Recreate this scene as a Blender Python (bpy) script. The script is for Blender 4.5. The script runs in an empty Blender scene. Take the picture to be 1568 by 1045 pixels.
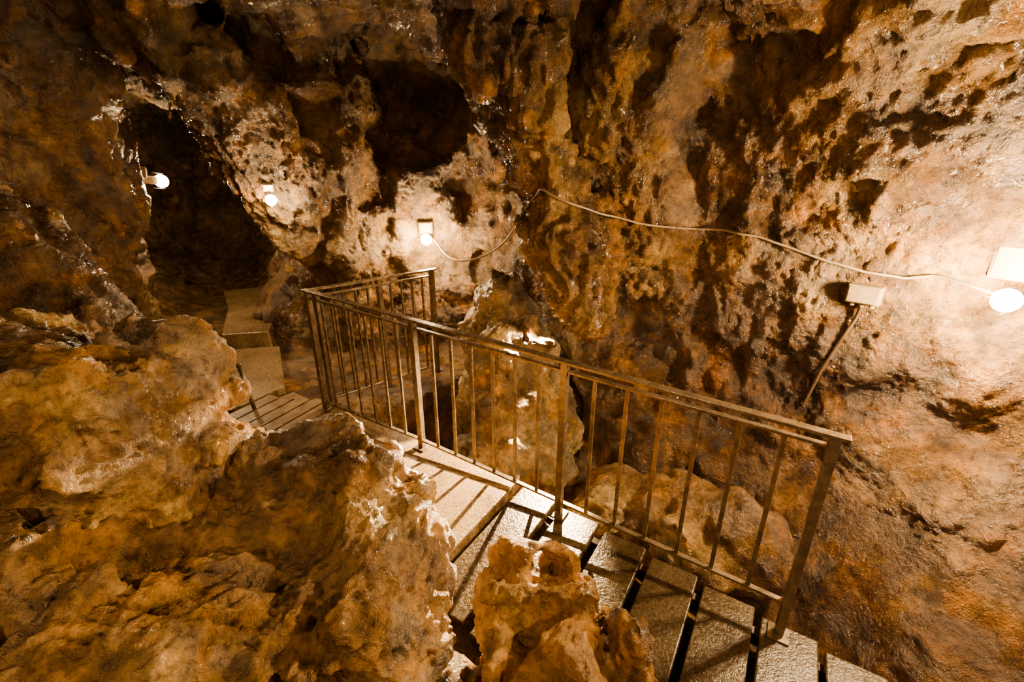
import bpy, bmesh, math, random
import numpy as np
from mathutils import Vector, Matrix
from mathutils.bvhtree import BVHTree
random.seed(3)
rng=np.random.RandomState(7)
scene=bpy.context.scene
# ---------------------------------------------------------------- noise
PERM=rng.permutation(256).astype(np.int32); PERM=np.concatenate([PERM,PERM,PERM])
G=rng.normal(size=(256,3)).astype(np.float32); G/=np.linalg.norm(G,axis=1)[:,None]
def pn(P):
    P=P.astype(np.float32); I=np.floor(P).astype(np.int32); f=P-I; I&=255
    u=f*f*f*(f*(f*6-15)+10); out=np.zeros(len(P),np.float32)
    for dx in (0,1):
        wx=u[:,0] if dx else 1-u[:,0]
        for dy in (0,1):
            wy=u[:,1] if dy else 1-u[:,1]
            for dz in (0,1):
                wz=u[:,2] if dz else 1-u[:,2]
                h=PERM[PERM[PERM[(I[:,0]+dx)&255]+((I[:,1]+dy)&255)]+((I[:,2]+dz)&255)]
                g=G[h]
                out+=wx*wy*wz*(g[:,0]*(f[:,0]-dx)+g[:,1]*(f[:,1]-dy)+g[:,2]*(f[:,2]-dz))
    return out*1.5
def bil(P): return np.abs(pn(P))
def smin(a,b,k):
    h=np.clip(.5+.5*(b-a)/k,0,1); return b*(1-h)+a*h-k*h*(1-h)
def smax(a,b,k): return -smin(-a,-b,k)
def ss(x,a,b):
    t=np.clip((x-a)/(b-a),0,1); return t*t*(3-2*t)
def cone(X,Y,Z,a,ra,b,rb):
    a=np.array(a);b=np.array(b);d=b-a;L=float(d@d)
    px,py,pz=X-a[0],Y-a[1],Z-a[2]
    t=np.clip((px*d[0]+py*d[1]+pz*d[2])/L,0,1) if L>0 else 0*px
    return np.sqrt((px-t*d[0])**2+(py-t*d[1])**2+(pz-t*d[2])**2)-(ra+(rb-ra)*t)
def chain(X,Y,Z,pts,k=.1):
    f=None
    for (a,ra),(b,rb) in zip(pts[:-1],pts[1:]):
        g=cone(X,Y,Z,a,ra,b,rb); f=g if f is None else smin(f,g,k)
    return f
def nets(F,o,h):
    S=F<0; nx,ny,nz=F.shape
    c=np.zeros((nx-1,ny-1,nz-1),np.uint8)
    for a in range(8):
        d=(a&1,(a>>1)&1,a>>2); c+=S[d[0]:nx-1+d[0],d[1]:ny-1+d[1],d[2]:nz-1+d[2]]
    act=(c>0)&(c<8); I=np.argwhere(act); vid=np.full(act.shape,-1,np.int32); vid[act]=np.arange(len(I))
    pos=np.zeros((len(I),3)); cnt=np.zeros(len(I))
    cs=[np.array((a&1,(a>>1)&1,a>>2)) for a in range(8)]
    for a in cs:
        for b in cs:
            if (b-a).sum()==1 and np.abs(b-a).sum()==1:
                ia=I+a; ib=I+b
                va=F[ia[:,0],ia[:,1],ia[:,2]]; vb=F[ib[:,0],ib[:,1],ib[:,2]]
                m=(va<0)!=(vb<0); den=np.where(m,va-vb,1); t=np.where(m,va/den,0)
                pos+=np.where(m[:,None],a+t[:,None]*(b-a),0); cnt+=m
    V=np.array(o)+h*(I+pos/cnt[:,None])
    Q=[]
    for ax in range(3):
        s1=[slice(1,-1)]*3; s2=[slice(1,-1)]*3; s1[ax]=slice(0,-1); s2[ax]=slice(1,None)
        A=S[tuple(s1)]; B=S[tuple(s2)]; E=np.argwhere(A!=B); sgn=A[E[:,0],E[:,1],E[:,2]]
        E=E+1; E[:,ax]-=1
        b=(ax+1)%3; cc=(ax+2)%3; q=[]
        for (db,dc) in ((-1,-1),(0,-1),(0,0),(-1,0)):
            J=E.copy(); J[:,b]+=db; J[:,cc]+=dc; q.append(vid[J[:,0],J[:,1],J[:,2]])
        q=np.stack(q,1); q[~sgn]=q[~sgn][:,::-1]; Q.append(q)
    return V,np.concatenate(Q)
def mk_mesh(name,V,Q,col=None,rough=None):
    me=bpy.data.meshes.new(name)
    me.vertices.add(len(V)); me.vertices.foreach_set('co',V.astype(np.float32).ravel())
    me.loops.add(Q.size); me.loops.foreach_set('vertex_index',Q.astype(np.int32).ravel())
    me.polygons.add(len(Q)); me.polygons.foreach_set('loop_start',np.arange(0,Q.size,4,dtype=np.int32))
    me.update(calc_edges=True); me.polygons.foreach_set('use_smooth',np.ones(len(Q),bool))
    if col is not None:
        a=me.attributes.new('rock_colour','FLOAT_COLOR','POINT')
        a.data.foreach_set('color',np.concatenate([col,np.ones((len(col),1))],1).astype(np.float32).ravel())
        a=me.attributes.new('wetness','FLOAT','POINT'); a.data.foreach_set('value',rough.astype(np.float32))
    return me
def subdiv(me,lv=1):
    ob=bpy.data.objects.new('tmp',me); scene.collection.objects.link(ob)
    m=ob.modifiers.new('s','SUBSURF'); m.levels=lv
    dg=bpy.context.evaluated_depsgraph_get()
    r=bpy.data.meshes.new_from_object(ob.evaluated_get(dg)); bpy.data.objects.remove(ob)
    return r
def getVN(me):
    n=len(me.vertices); V=np.empty(n*3,np.float32); me.vertices.foreach_get('co',V)
    N=np.empty(n*3,np.float32); me.vertex_normals.foreach_get('vector',N)
    return V.reshape(-1,3),N.reshape(-1,3)
def getQ(me):
    q=np.empty(len(me.loops),np.int32); me.loops.foreach_get('vertex_index',q); return q.reshape(-1,4)
def fine(V,N,amp,pit=1.0,curt=None,hi=1.0):
    st=np.array([1,1,.6],np.float32)
    w3=np.stack([pn(V*3+7),pn(V*3+31),pn(V*3+57)],1)
    W=V+.12*w3
    b1=bil(W*3.4*st); b2=bil(W*7.5*st+9); b3=bil(W*17+3)
    sel=ss(pn(V*2.2+33),-.25,.25)
    d=.055*(b1-.25)+.048*(b2-.25)*(1-1.7*sel)+hi*(.036*(b3-.22)*(1-1.9*sel)+.014*pn(W*31)+.009*pn(W*52))
    p=np.maximum(pn(W*6.5+80)-.28,0); d-=.06*pit*p
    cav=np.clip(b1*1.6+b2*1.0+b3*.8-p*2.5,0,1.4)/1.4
    if curt is not None:
        sz=np.array([1,1,.28],np.float32)
        d+=curt*(.10*(bil(W*7*sz+5)-.2)+.060*(bil(W*17*sz+2)-.2)+.018*pn(W*36*sz))
    return V+N*(d*amp)[:,None],cav
def lerp3(a,b,t): return a*(1-t[:,None])+np.array(b,np.float32)*t[:,None]
def fbm(P,o=4):
    r=0;a=1
    for i in range(o): r=r+a*pn(P*2**i+i*13.7); a*=.6
    return r
def paint(V,cav,c,seed=0,rl=.15,rh=.5,grey=.5,dk=1.0):
    P=V+seed*3.1
    f=fbm(P*1.3,5)*1.1; g=fbm(P*1.9+50,4); o=fbm(P*3.3+90,4); s=fbm(P*9+20,3)
    col=np.tile(np.array(c[1],np.float32),(len(V),1))
    col=lerp3(col,c[0],dk*ss(-f,.3,.8)); col=lerp3(col,c[2],ss(f,-.1,.25)); col=lerp3(col,c[3],ss(f,.3,.8))
    col=lerp3(col,c[4],grey*ss(g,.15,.45)); col=lerp3(col,c[5],.65*ss(o,.3,.7))
    col*=(.80+.36*s)[:,None].clip(.3,1.4)
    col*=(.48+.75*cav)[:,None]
    r=rl+(rh-rl)*ss(fbm(P*2.4+140,4),-.25,.35)
    return col,r
# ---------------------------------------------------------------- materials
def nodes(name):
    m=bpy.data.materials.new(name); m.use_nodes=True; nt=m.node_tree
    return m,nt,nt.nodes,nt.links,nt.nodes['Principled BSDF']
def noise(nt,co,scale,detail=3,rough=.6,dist=0):
    n=nt.nodes.new('ShaderNodeTexNoise'); n.inputs['Scale'].default_value=scale; n.inputs['Detail'].default_value=detail
    n.inputs['Roughness'].default_value=rough; n.inputs['Distortion'].default_value=dist
    nt.links.new(co,n.inputs['Vector']); return n.outputs['Fac']
def ramp(nt,f,stops):
    r=nt.nodes.new('ShaderNodeValToRGB'); e=r.color_ramp.elements
    while len(e)<len(stops): e.new(.5)
    for i,(p,c) in enumerate(stops):
        e[i].position=p; e[i].color=(c if len(c)==4 else (*c,1))
    nt.links.new(f,r.inputs['Fac']); return r.outputs['Color']
def mix(nt,fac,a,b,mode='MIX'):
    m=nt.nodes.new('ShaderNodeMix'); m.data_type='RGBA'; m.blend_type=mode
    for sock,v in ((m.inputs[0],fac),(m.inputs[6],a),(m.inputs[7],b)):
        if hasattr(v,'is_output'): nt.links.new(v,sock)
        else: sock.default_value=v if isinstance(v,(int,float)) else (*v,1)
    return m.outputs[2]
def maprange(nt,f,a,b,c,d):
    m=nt.nodes.new('ShaderNodeMapRange')
    for i,v in enumerate((a,b,c,d)): m.inputs[i+1].default_value=v
    nt.links.new(f,m.inputs[0]); return m.outputs[0]
def bump(nt,h,dist,strength,prev=None):
    b=nt.nodes.new('ShaderNodeBump'); b.inputs['Distance'].default_value=dist; b.inputs['Strength'].default_value=strength
    nt.links.new(h,b.inputs['Height'])
    if prev is not None: nt.links.new(prev,b.inputs['Normal'])
    return b.outputs['Normal']
def rock_mat(name,scale=30,dist=.04):
    m,nt,N,L,B=nodes(name)
    co=N.new('ShaderNodeTexCoord').outputs['Object']
    a=N.new('ShaderNodeAttribute'); a.attribute_name='rock_colour'
    w=N.new('ShaderNodeAttribute'); w.attribute_name='wetness'
    f=noise(nt,co,scale,5,.7)
    sp=ramp(nt,f,[(.33,(.38,.34,.30)),(.52,(1,1,1)),(.7,(1.2,1.12,1.0))])
    L.new(mix(nt,.8,a.outputs['Color'],sp,'MULTIPLY'),B.inputs['Base Color'])
    L.new(w.outputs['Fac'],B.inputs['Roughness'])
    L.new(bump(nt,f,dist,1.0),B.inputs['Normal'])
    B.inputs['Specular IOR Level'].default_value=1.0
    return m
cave_cols=[(.10,.053,.026),(.21,.115,.050),(.32,.19,.083),(.42,.275,.135),(.28,.195,.13),(.47,.225,.065)]
bould_cols=[(.20,.108,.048),(.44,.255,.11),(.60,.385,.17),(.68,.49,.27),(.46,.36,.265),(.72,.37,.095)]
pale=[(.17,.11,.06),(.37,.25,.13),(.53,.38,.2),(.62,.47,.28),(.34,.29,.22),(.57,.31,.09)]
M_cave=rock_mat('wet_cave_rock',26,.036); M_bould=rock_mat('ochre_boulder_rock',38,.024); M_pale=rock_mat('pale_flowstone',34,.03)
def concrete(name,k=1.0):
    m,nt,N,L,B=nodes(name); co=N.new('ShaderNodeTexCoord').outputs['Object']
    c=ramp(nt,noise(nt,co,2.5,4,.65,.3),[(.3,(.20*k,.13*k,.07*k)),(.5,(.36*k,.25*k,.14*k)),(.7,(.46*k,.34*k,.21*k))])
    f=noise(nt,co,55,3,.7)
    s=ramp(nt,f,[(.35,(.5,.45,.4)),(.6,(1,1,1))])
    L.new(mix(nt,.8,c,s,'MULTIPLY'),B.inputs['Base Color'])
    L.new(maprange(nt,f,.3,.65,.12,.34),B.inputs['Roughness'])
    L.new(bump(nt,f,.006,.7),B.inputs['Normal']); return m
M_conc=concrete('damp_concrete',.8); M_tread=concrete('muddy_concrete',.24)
def simple(name,col,rough,metal=0,var=.3,scale=20,b=.002):
    m,nt,N,L,B=nodes(name); co=N.new('ShaderNodeTexCoord').outputs['Object']
    d=tuple(x*(1-var) for x in col)
    f=noise(nt,co,scale,3,.65)
    L.new(ramp(nt,f,[(.35,d),(.62,col)]),B.inputs['Base Color'])
    L.new(maprange(nt,f,.3,.7,rough*.75,min(1,rough*1.25)),B.inputs['Roughness'])
    B.inputs['Metallic'].default_value=metal
    L.new(bump(nt,f,b*2,.6),B.inputs['Normal']); return m
M_steel=simple('weathered_brown_steel',(.30,.23,.16),.26,.6,.4,14,.002)
M_plastic=simple('cream_plastic',(.30,.22,.14),.4,0,.15)
M_box=simple('junction_box_plastic',(.32,.23,.14),.45,0,.2)
M_cable=simple('grey_cable_sheath',(.34,.25,.16),.4,0,.2)
M_dark=simple('dark_conduit',(.12,.075,.045),.5,0,.3)
M_wood=simple('worn_timber',(.30,.20,.12),.4,0,.5,9,.006)
m,nt,N,L,B=nodes('glowing_bulb_glass'); B.inputs['Base Color'].default_value=(1,.9,.7,1)
B.inputs['Emission Color'].default_value=(1,.8,.5,1); B.inputs['Emission Strength'].default_value=150; M_bulb=m
# ---------------------------------------------------------------- cave shell
h=.04
x=np.arange(-7,3.7,h,dtype=np.float32); y=np.arange(-2.2,9.9,h,dtype=np.float32); z=np.arange(-1.4,4.3,h,dtype=np.float32)
X,Y,Z=np.meshgrid(x,y,z,indexing='ij',sparse=True)
p1=.744*X+.667*Y+.35*np.maximum(Z-1.5,0)+.3*np.maximum(.6-Z,0)-3.43
p2=X-2.95+.9*np.maximum(.6-Z,0)
p3=Z-2.95+.12*np.maximum(X,-1)
A=smax(p1,p2,.5)
A=smax(A,p3,.6)
A=smax(A,Y-5.25,.4)
A=smax(A,(-X-3.2-.45*np.maximum(Y-2.8,0))*.92,.4)
A=smax(A,-Y-1.5,.4)
P=cone(X,Y,Z*.85,(-3.6,4.6,1.1),1.2,(-5.1,8.0,1.3),1.3)
A=smin(A,P,.5)
A=smin(A,cone(X,Y,Z,(-.6,4.5,2.3),.6,(-.9,5.2,2.6),.5),.3)
s=.528*X+.848*Y-2.136
s2=(X+1.64)*.67-(Y-3.54)*.74
pit=ss(s,.03,.2)*ss(s2,.03,.25)
al=.848*(X+1.64)-.528*(Y-3.54)
fl=-.13-.55*pit-.33*ss(al,2.0,3.3)*(1-pit)
A=smax(A,fl-Z,.08)
def addrock(A,f,k): return smax(A,-f,k)
A=addrock(A,chain(X,Y,Z,[((-.15,3.25,3.1),.42),((.20,3.6,2.0),.34),((.48,3.55,1.3),.30),((.62,3.48,.86),.20)]),.1)
A=addrock(A,chain(X,Y,Z,[((.8,3.8,2.7),.7),((1.15,4.05,1.2),.42)]),.2)
A=addrock(A,chain(X,Y,Z,[((-2.8,4.15,3.2),.5),((-2.35,4.9,1.9),.34),((-2.2,4.95,1.1),.16)]),.12)
A=addrock(A,chain(X,Y,Z,[((-2.1,5.4,2.6),.6),((-1.9,5.5,0),.45)]),.15)
A=addrock(A,chain(X,Y,Z,[((-3.4,2.9,1.75),.32),((-2.65,2.85,.95),.3),((-2.45,2.8,0),.4)]),.12)
A=addrock(A,chain(X,Y,Z,[((-4.1,4.3,3.0),.65),((-4.4,4.5,1.6),.62),((-4.5,4.6,.3),.65)]),.35)
A=addrock(A,chain(X,Y,Z,[((.9,2.95,-.5),.35),((1.5,2.4,-.4),.4)]),.1)
A=smin(A,chain(X,Y,Z,[((.60,4.0,.9),.22),((.30,3.4,.45),.28)]),.06)
F=(A*-1).astype(np.float32)
band=np.abs(F)<.6
ii=np.argwhere(band)
Pp=np.stack([x[ii[:,0]],y[ii[:,1]],z[ii[:,2]]],1)
W=Pp+.25*np.stack([pn(Pp*1.1+5),pn(Pp*1.1+25),pn(Pp*1.1+45)],1)
st=np.array([1,1,.6],np.float32)
rw=ss(Pp[:,0],.9,1.5)
dn=(.24*pn(W*.8)+.13*pn(W*1.7+3))*(1-.25*rw)+(-.20*(bil(W*2.1*st+11)-.25)+.12*(bil(W*3.1+61)-.25))*(1-.55*rw)-.09*(bil(W*4.8*st+17)-.25)
lowm=1-.85*ss(-Pp[:,2],-.45,-.1)*(1-ss(.528*Pp[:,0]+.848*Pp[:,1]-2.136,.0,.3)*ss((Pp[:,0]+1.64)*.67-(Pp[:,1]-3.54)*.74,0,.3))
dc=np.linalg.norm(Pp-np.array([0,0,2.]),axis=1); lowm*=ss(dc,.2,1.0)
dr=np.linalg.norm(Pp-np.array([2.5,2.15,1.42]),axis=1); lowm*=.35+.65*ss(dr,.3,1.2)
dr=np.linalg.norm(Pp-np.array([.5,3.7,.8]),axis=1); lowm*=.3+.7*ss(dr,.3,.8)
F[band]-=-dn*lowm
V,Q=nets(F,(x[0],y[0],z[0]),h)
me=mk_mesh('cave',V,Q); me=subdiv(me,1)
V,N_=getVN(me); Q=getQ(me)
amp=np.where(V[:,2]<.02,.35,1.0)
cd=cone(V[:,0],V[:,1],V[:,2],(0,3.3,2.9),.0,(.62,3.5,.9),.0)
curt=1-ss(cd,.4,.9)
curt=np.maximum(curt,.7*(1-ss(np.linalg.norm(V-np.array([-2.4,4.6,2.0]),axis=1),.4,.85)))
V2,cav=fine(V,N_,amp,.4,curt,.9)
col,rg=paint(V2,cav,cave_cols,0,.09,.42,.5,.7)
col*=(1-.4*ss(V[:,2],2.1,2.8)*(1-ss(V[:,0],.6,1.4)))[:,None]  # ceiling shade painted into the rock colour, deeper with height
lr=ss(V[:,0],.9,1.7)*(.4+.6*ss(-V[:,2],-1.2,-.5)); col=col*(1-lr[:,None]*np.array([.38,.45,.48]))  # right wall colour darkened, most low down, to offset the lamps' brightness
rg=rg*(1-curt)+curt*.13
C=V2[Q].mean(1)
lab=np.full(len(Q),2)
lab[C[:,0]>=.9]=3; lab[C[:,0]<-2.3]=4; lab[C[:,1]<-.6]=5
lab[C[:,2]<.12]=0; lab[C[:,2]>2.55]=1
names={0:'floor',1:'ceiling',2:'wall_back',3:'wall_right',4:'wall_left',5:'wall_front'}
for k,nm in names.items():
    q=Q[lab==k]
    if not len(q): continue
    u,inv=np.unique(q,return_inverse=True)
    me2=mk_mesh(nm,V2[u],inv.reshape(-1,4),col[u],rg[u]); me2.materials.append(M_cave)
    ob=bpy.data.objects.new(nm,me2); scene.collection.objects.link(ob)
bv=BVHTree.FromPolygons(V2.tolist(),Q.tolist())
def cast(p,d,back=.5,off=.02):
    d=Vector(d).normalized(); p=Vector(p); r=bv.ray_cast(p-d*back,d,3)
    return (r[0]-d*off) if r[0] is not None else p
# ---------------------------------------------------------------- boulders
def boulder(name,fn,lo,hi,mat,cols,h=.018,amp=.88,low=.095,seed=0,parts=None,rl=.10,rh=.42,grey=.6):
    x=np.arange(lo[0],hi[0],h,dtype=np.float32);y=np.arange(lo[1],hi[1],h,dtype=np.float32);z=np.arange(lo[2],hi[2],h,dtype=np.float32)
    X,Y,Z=np.meshgrid(x,y,z,indexing='ij'); F=fn(X,Y,Z)
    b=np.abs(F)<.3
    P=np.stack([X[b],Y[b],Z[b]],1)+seed
    W=P+.15*np.stack([pn(P*2+5),pn(P*2+25),pn(P*2+45)],1)
    F[b]-=low*(1.6*pn(W*1.9)+.9*pn(W*3.7+9)+1.3*(bil(W*4.5+3)-.25)-1.2*(bil(W*3.3+23)-.25))
    F[0]=F[-1]=1;F[:,0]=F[:,-1]=1;F[:,:,0]=F[:,:,-1]=1
    V,Q=nets(F,lo,h); me=subdiv(mk_mesh(name,V,Q),1); V,N_=getVN(me)
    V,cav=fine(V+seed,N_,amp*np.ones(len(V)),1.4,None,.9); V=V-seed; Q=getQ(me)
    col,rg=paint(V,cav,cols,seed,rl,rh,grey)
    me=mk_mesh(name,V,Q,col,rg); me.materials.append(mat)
    ob=bpy.data.objects.new(name,me); scene.collection.objects.link(ob); return ob
boulder('boulder',lambda X,Y,Z: chain(X,Y,Z,[((-2.15,1.5,1.0),.5),((-1.52,1.45,1.10),.37),((-1.5,1.45,.2),.5)],.12),(-2.9,.6,-.3),(-.8,2.3,1.9),M_bould,bould_cols,seed=1)
boulder('boulder',lambda X,Y,Z: smin(chain(X,Y,Z,[((-1.5,.85,.5),.55),((-1.05,1.0,.38),.48),((-1.15,1.5,.55),.34)],.12),cone(X,Y,Z,(-.75,1.45,.62),.36,(-.52,1.18,.5),.30),.06),(-2.3,.1,-.3),(0.1,2.2,1.4),M_bould,bould_cols,seed=2)
oc=list(bould_cols); oc[1]=(.52,.27,.08); oc[2]=(.66,.34,.09); oc[3]=(.74,.43,.16)
boulder('boulder',lambda X,Y,Z: smin(cone(X,Y,Z,(.12,1.42,.28),.2,(.1,1.35,-.1),.25),cone(X,Y,Z,(.27,1.12,.12),.33,(.35,.9,0),.37),.06),(-.4,.3,-.4),(1.0,1.9,.75),M_bould,oc,seed=4,grey=.2)
boulder('boulder',lambda X,Y,Z: cone(X,Y,Z,(-.24,1.2,.05),.13,(-.3,1.0,.0),.18),(-.7,.6,-.3),(.1,1.6,.5),M_bould,bould_cols,seed=6,low=.04,amp=.7)
boulder('flowstone_column',lambda X,Y,Z: chain(X,Y,Z,[((-.12,4.2,.78),.3),((-.04,4.05,.4),.38),((.08,3.7,-.5),.58)],.2),(-.9,2.7,-1.0),(1.1,5.0,1.6),M_pale,pale,seed=8,low=.08,h=.028,rl=.12,rh=.35)
boulder('rubble_rock',lambda X,Y,Z: smin(cone(X,Y,Z,(.68,2.75,-.45),.22,(.95,2.7,-.4),.15),cone(X,Y,Z,(1.15,2.35,-.4),.2,(1.3,2.3,-.35),.16),.05),(.2,1.8,-.9),(1.8,3.3,.2),M_pale,pale,seed=9,low=.05)
# ---------------------------------------------------------------- helpers for hard objects
def beam(bm,a,b,w,t,up=Vector((0,0,1)),ext=0):
    a=Vector(a);b=Vector(b);d=(b-a).normalized()
    if abs(d.dot(up))>.99: up=Vector((.528,.848,0))
    s=d.cross(up).normalized(); u=s.cross(d).normalized(); a=a-d*ext;b=b+d*ext
    vs=[]
    for p in (a,b):
        for i,j in ((-1,-1),(1,-1),(1,1),(-1,1)): vs.append(bm.verts.new(p+s*i*w/2+u*j*t/2))
    for f in ((3,2,1,0),(4,5,6,7),(0,1,5,4),(1,2,6,5),(2,3,7,6),(3,0,4,7)): bm.faces.new([vs[i] for i in f])
def rod(bm,a,b,r,n=10):
    a=Vector(a);b=Vector(b);d=(b-a); q=d.to_track_quat('Z','Y').to_matrix().to_4x4()
    bmesh.ops.create_cone(bm,cap_ends=True,segments=n,radius1=r,radius2=r,depth=d.length,matrix=Matrix.Translation((a+b)/2)@q)
def finish(bm,name,mat,bev=.0,parent=None,smooth=False):
    bmesh.ops.recalc_face_normals(bm,faces=bm.faces)
    me=bpy.data.meshes.new(name); bm.to_mesh(me); bm.free(); me.materials.append(mat)
    ob=bpy.data.objects.new(name,me); scene.collection.objects.link(ob)
    if bev: 
        md=ob.modifiers.new('bevel','BEVEL'); md.width=bev; md.segments=2; md.limit_method='ANGLE'
    if smooth:
        for p in me.polygons: p.use_smooth=True
    if parent: ob.parent=parent
    return ob
STEP_AL=1.98
def floor_at(al):
    return 0.0 if al<STEP_AL else -.045*(1+int((al-STEP_AL)/.30))
def railing(a,b,posts,nb,name,steps=False):
    bm=bmesh.new(); a=Vector(a);b=Vector(b); Ln=math.hypot(b.x-a.x,b.y-a.y)
    pt=lambda t,z: (a.x+(b.x-a.x)*t,a.y+(b.y-a.y)*t,z)
    top=lambda t: (a.z+(b.z-a.z)*t)
    beam(bm,pt(0,top(0)),pt(1,top(1)),.052,.016,ext=.05)
    beam(bm,pt(0,top(0)-.055),pt(1,top(1)-.055),.03,.014)
    bot=lambda t: .075-(.12*max(0,t-.3)/.7 if steps else 0)
    ts=posts
    for t0,t1 in zip(ts[:-1],ts[1:]): beam(bm,pt(t0,bot(t0)),pt(t1,bot(t1)),.03,.014)
    for i,t in enumerate(posts):
        fz=floor_at(t*Ln) if steps else 0
        beam(bm,pt(t,fz),pt(t,top(t)),.042,.042)
        beam(bm,pt(t,fz),pt(t,fz+.012),.10,.10)
        if i<len(posts)-1:
            for k in range(1,nb+1):
                tt=t+(posts[i+1]-t)*k/(nb+1); beam(bm,pt(tt,bot(tt)),pt(tt,top(tt)-.05),.022,.014)
    return finish(bm,name,M_steel,.002)
railing((-1.64,3.54,1.07),(1.38,1.66,.93),[0,.317,.642,1],6,'metal_railing',True)
railing((-1.60,3.60,1.07),(-.78,4.34,1.07),[0,.5,1],4,'metal_railing')
def prism(bm,pts,z0,z1):
    lo=[bm.verts.new((p[0],p[1],z0)) for p in pts]; hi=[bm.verts.new((p[0],p[1],z1)) for p in pts]
    bm.faces.new(hi); bm.faces.new(lo[::-1]); n=len(pts)
    for i in range(n): bm.faces.new((lo[i],lo[(i+1)%n],hi[(i+1)%n],hi[i]))
d=Vector((.848,-.528)); n=Vector((-.528,-.848)); A0=Vector((-1.64,3.54))
def W2(al,off): p=A0+d*al+n*off; return (p.x,p.y)
bm=bmesh.new(); prism(bm,[W2(-.15,-.07),W2(STEP_AL-.03,-.07),W2(STEP_AL-.03,.95),W2(.25,.95)],-.1,0); finish(bm,'concrete_walkway',M_conc,.012)
bm=bmesh.new()
for i in range(9):
    a0=STEP_AL+.30*i; z1=-.045*(1+i)
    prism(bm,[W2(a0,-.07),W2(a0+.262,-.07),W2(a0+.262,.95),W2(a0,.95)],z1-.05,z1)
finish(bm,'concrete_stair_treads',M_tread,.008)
bm=bmesh.new()
for off in (-.02,.88):
    a=W2(STEP_AL,off); b=W2(STEP_AL+2.7,off); beam(bm,(a[0],a[1],-.15),(b[0],b[1],-.15-.405),.05,.08)
finish(bm,'stair_stringers',M_dark,.004)
bm=bmesh.new()
prism(bm,[(-1.72,3.22),(-1.5,3.5),(-2.1,3.9),(-2.35,3.55)],-.12,-.02)
for i in range(5):
    o=Vector((-.15*i-1.72,3.42+.02*i,.0)); 
    beam(bm,o+Vector((-.12,-.27,0)),o+Vector((.12,.25,0)),.125,.035)
finish(bm,'timber_steps',M_wood,.004)
bm=bmesh.new()
prism(bm,[(-2.45,3.5),(-2.2,3.95),(-2.75,5.0),(-3.3,4.9),(-2.95,3.7)],-.12,.02)
prism(bm,[(-2.85,5.02),(-3.3,6.2),(-4.0,7.2),(-4.5,6.9),(-3.9,6.0),(-3.35,4.92)],-.12,.19)
finish(bm,'concrete_path',M_conc,.015)
bm=bmesh.new(); rod(bm,(-2.25,3.5,.02),(-2.32,3.53,.42),.016); rod(bm,(-2.32,3.53,.41),(-2.32,3.53,.44),.022); finish(bm,'marker_post',M_steel,0,None,True)
# lamps
def sight(d,tmin,tmax,want):
    d=Vector(d); o=Vector((0,0,2)); r=bv.ray_cast(o,d,30); L=d.length
    th=min(tmax,((r[0]-o).length/L-.02) if r[0] is not None else tmax); best=None
    t=tmin
    while t<th:
        p=o+d*t; dd=bv.find_nearest(p)[3]
        if best is None or abs(dd-want)<best[0]: best=(abs(dd-want),p)
        t+=.04
    return best[1] if best else o+d*th*.97
def lamp(pos,power,col,box=(.15,.12,.06),r=.055,off_box=(0,0,.07),wall=None,spot=None,name='bulkhead_lamp'):
    pos=Vector(pos)
    if wall is None:
        loc=bv.find_nearest(pos)[0]; wl=(loc-pos).normalized(); off=(loc-pos).length
    else:
        wl=Vector(wall).normalized(); rr=bv.ray_cast(pos,wl,2); off=rr[3] if rr[0] is not None else .3
    e=bpy.data.objects.new(name,None); scene.collection.objects.link(e); e.location=pos
    up=Vector((0,0,1)); zz=wl
    if abs(zz.dot(up))>.98: up=Vector((0,1,0))
    xx=up.cross(zz).normalized(); yy=zz.cross(xx)
    q=Matrix((xx,yy,zz)).transposed().to_4x4()
    bm=bmesh.new(); ob_=Vector(off_box)
    bc=wl*max(off-.02-box[2]/2,.1+box[2]/2)+ob_
    bmesh.ops.create_cube(bm,size=1,matrix=Matrix.Translation(bc)@q@Matrix.Diagonal((box[0],box[1],box[2],1)))
    bmesh.ops.create_cube(bm,size=1,matrix=Matrix.Translation(bc-wl*(box[2]/2+.006))@q@Matrix.Diagonal((box[0]*.86,box[1]*.86,.015,1)))
    rod(bm,wl*(off+.02),wl*(r*.6),r*.62,20)
    finish(bm,'housing',M_plastic,.008,e)
    bm=bmesh.new()
    for k in range(2):
        u=xx if k else yy
        for sgn in (-1,1): rod(bm,wl*.08+u*sgn*(r+.012),-wl*.03+u*sgn*(r+.012),.003,6)
    finish(bm,'wire_guard',M_steel,0,e,True)
    bm=bmesh.new(); bmesh.ops.create_uvsphere(bm,u_segments=24,v_segments=14,radius=r); finish(bm,'bulb',M_bulb,0,e,True)
    l=bpy.data.lights.new('lamp_light','SPOT' if spot else 'POINT'); l.energy=power; l.color=col; l.shadow_soft_size=r+.008
    lo=bpy.data.objects.new('lamp_light',l); scene.collection.objects.link(lo); lo.parent=e
    if spot:
        l.spot_size=math.radians(spot[1]); l.spot_blend=.5
        dv=(Vector(spot[0])-pos).normalized(); lo.rotation_euler=dv.to_track_quat('-Z','Y').to_euler(); lo.location=dv*(r+.02); l.shadow_soft_size=.02
    return pos
warm=(1,.71,.38)
Rp=cast((2.4,2.1,1.42),(.85,.5,0),.9,.38); Rp=Vector((min(Rp.x,2.5),min(Rp.y,2.16),1.42))
Lr=lamp(Rp,1600,(1,.73,.40),(.17,.18,.07),.055,(-.03,.08,.13),(.85,.5,0)) 
Cp=cast((-.94,4.7,1.25),(0,1,0),.5,.30)
Lc=lamp(Cp,520,warm,(.16,.13,.07),.06,(-.04,0,.10),(0,1,0))
lamp(sight((-.77,1.059,-.03),5,8,.24),420,warm,r=.07)
lamp(sight((-.53,1.045,-.069),4.2,6,.16),140,warm,(.10,.08,.05),r=.05)
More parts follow.
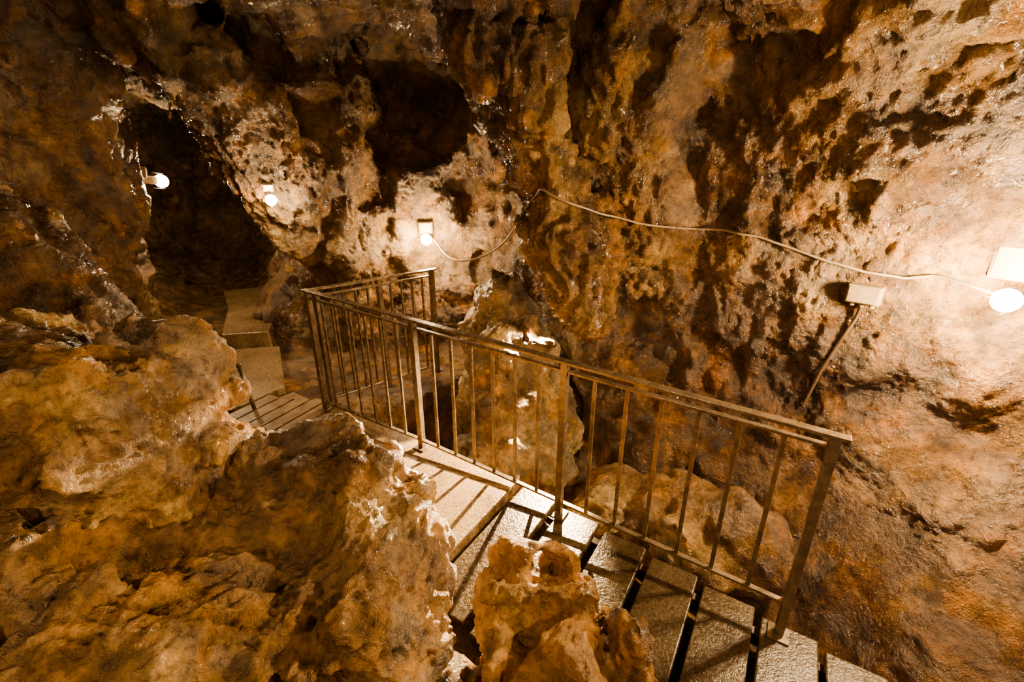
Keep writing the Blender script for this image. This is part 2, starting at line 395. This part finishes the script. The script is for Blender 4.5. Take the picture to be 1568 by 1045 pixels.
lamp((-1.3,-.9,2.35),400,warm)  # fill lamp added out of view behind the camera
lamp((1.7,-.15,2.25),440,warm,wall=(0,0,1))  # unseen fill lamp added at right to light boulders and upper wall
lamp((.7,3.05,-.54),70,warm,(.1,.08,.04),.04,(0,0,0),(0,0,-1))
lamp((.54,3.90,.86),2600,warm,(.08,.06,.03),.025,(.06,.05,0),(1,.5,0),spot=((-.5,2.3,0),66),name='floodlight')
# cable
def cable(name,pts,r,mat):
    cu=bpy.data.curves.new(name,'CURVE'); cu.dimensions='3D'; cu.bevel_depth=r; cu.bevel_resolution=3
    sp=cu.splines.new('BEZIER'); sp.bezier_points.add(len(pts)-1)
    for b,p in zip(sp.bezier_points,pts): b.co=p; b.handle_left_type=b.handle_right_type='AUTO'
    cu.materials.append(mat); ob=bpy.data.objects.new(name,cu); scene.collection.objects.link(ob); return ob
wn=(.744,.667,0)
def along(P,d,n=6,off=.02):
    out=[]
    for a,b in zip(P[:-1],P[1:]):
        for k in range(n): out.append(cast(Vector(a).lerp(Vector(b),k/n),d,.6,off))
    D=Vector(d).normalized(); dep=[p.dot(D) for p in out]
    for it in range(3):
        nd=[min(dep[i],(dep[max(i-1,0)]+dep[min(i+1,len(dep)-1)])/2) for i in range(len(dep))]; dep=nd
    return [p+D*(q-p.dot(D)) for p,q in zip(out,dep)]
pts=[Lc+Vector((.05,.1,0)),Vector((-.53,4.4,1.15)),Vector((-.13,3.95,1.34))]
pts+=along([(.10,3.4,1.75),(.2,3.38,1.85),(.62,3.32,1.68),(1.0,3.3,1.58)],(.3,1,0),4)
pts+=along([(1.17,3.27,1.57),(1.4,3.2,1.58),(1.58,3.05,1.56),(1.84,2.73,1.45),(2.0,2.6,1.41),(2.18,2.5,1.40),(2.3,2.4,1.44)],wn,4)
pts.append(Lr+Vector((.06,.08,0)))
cable('electric_cable',pts,.008,M_cable)
J=cast((2.0,2.55,1.28),wn,.5,.04)
xx=Vector((-.667,.744,0)); q=Matrix((xx,Vector((0,0,1)),Vector((.744,.667,0)))).transposed().to_4x4()
bm=bmesh.new()
bmesh.ops.create_cube(bm,size=1,matrix=Matrix.Translation(J)@q@Matrix.Diagonal((.17,.11,.08,1)))
bmesh.ops.create_cube(bm,size=1,matrix=Matrix.Translation(J-Vector(wn)*.045)@q@Matrix.Diagonal((.155,.095,.015,1)))
for k in (-.05,0,.05): rod(bm,J+xx*k+Vector((0,0,-.05)),J+xx*k+Vector((0,0,-.08)),.014)
finish(bm,'junction_box',M_box,.006)
cable('electric_conduit',[J+Vector((0,0,-.07))]+along([(1.98,2.56,1.1),(1.86,2.6,.7),(1.75,2.6,.3)],wn,4,.015),.011,M_dark)
# ---------------------------------------------------------------- world + camera
w=bpy.data.worlds.new('w'); scene.world=w; w.use_nodes=True; w.node_tree.nodes['Background'].inputs[0].default_value=(0,0,0,1)
cam=bpy.data.cameras.new('camera'); cam.lens=16; cam.sensor_width=36; cam.clip_start=.02
co=bpy.data.objects.new('camera',cam); scene.collection.objects.link(co); co.location=(0,0,2); co.rotation_euler=(math.radians(69),0,0)
scene.camera=co
try: scene.view_settings.look='AgX - Medium High Contrast'
except Exception as e: print(e)
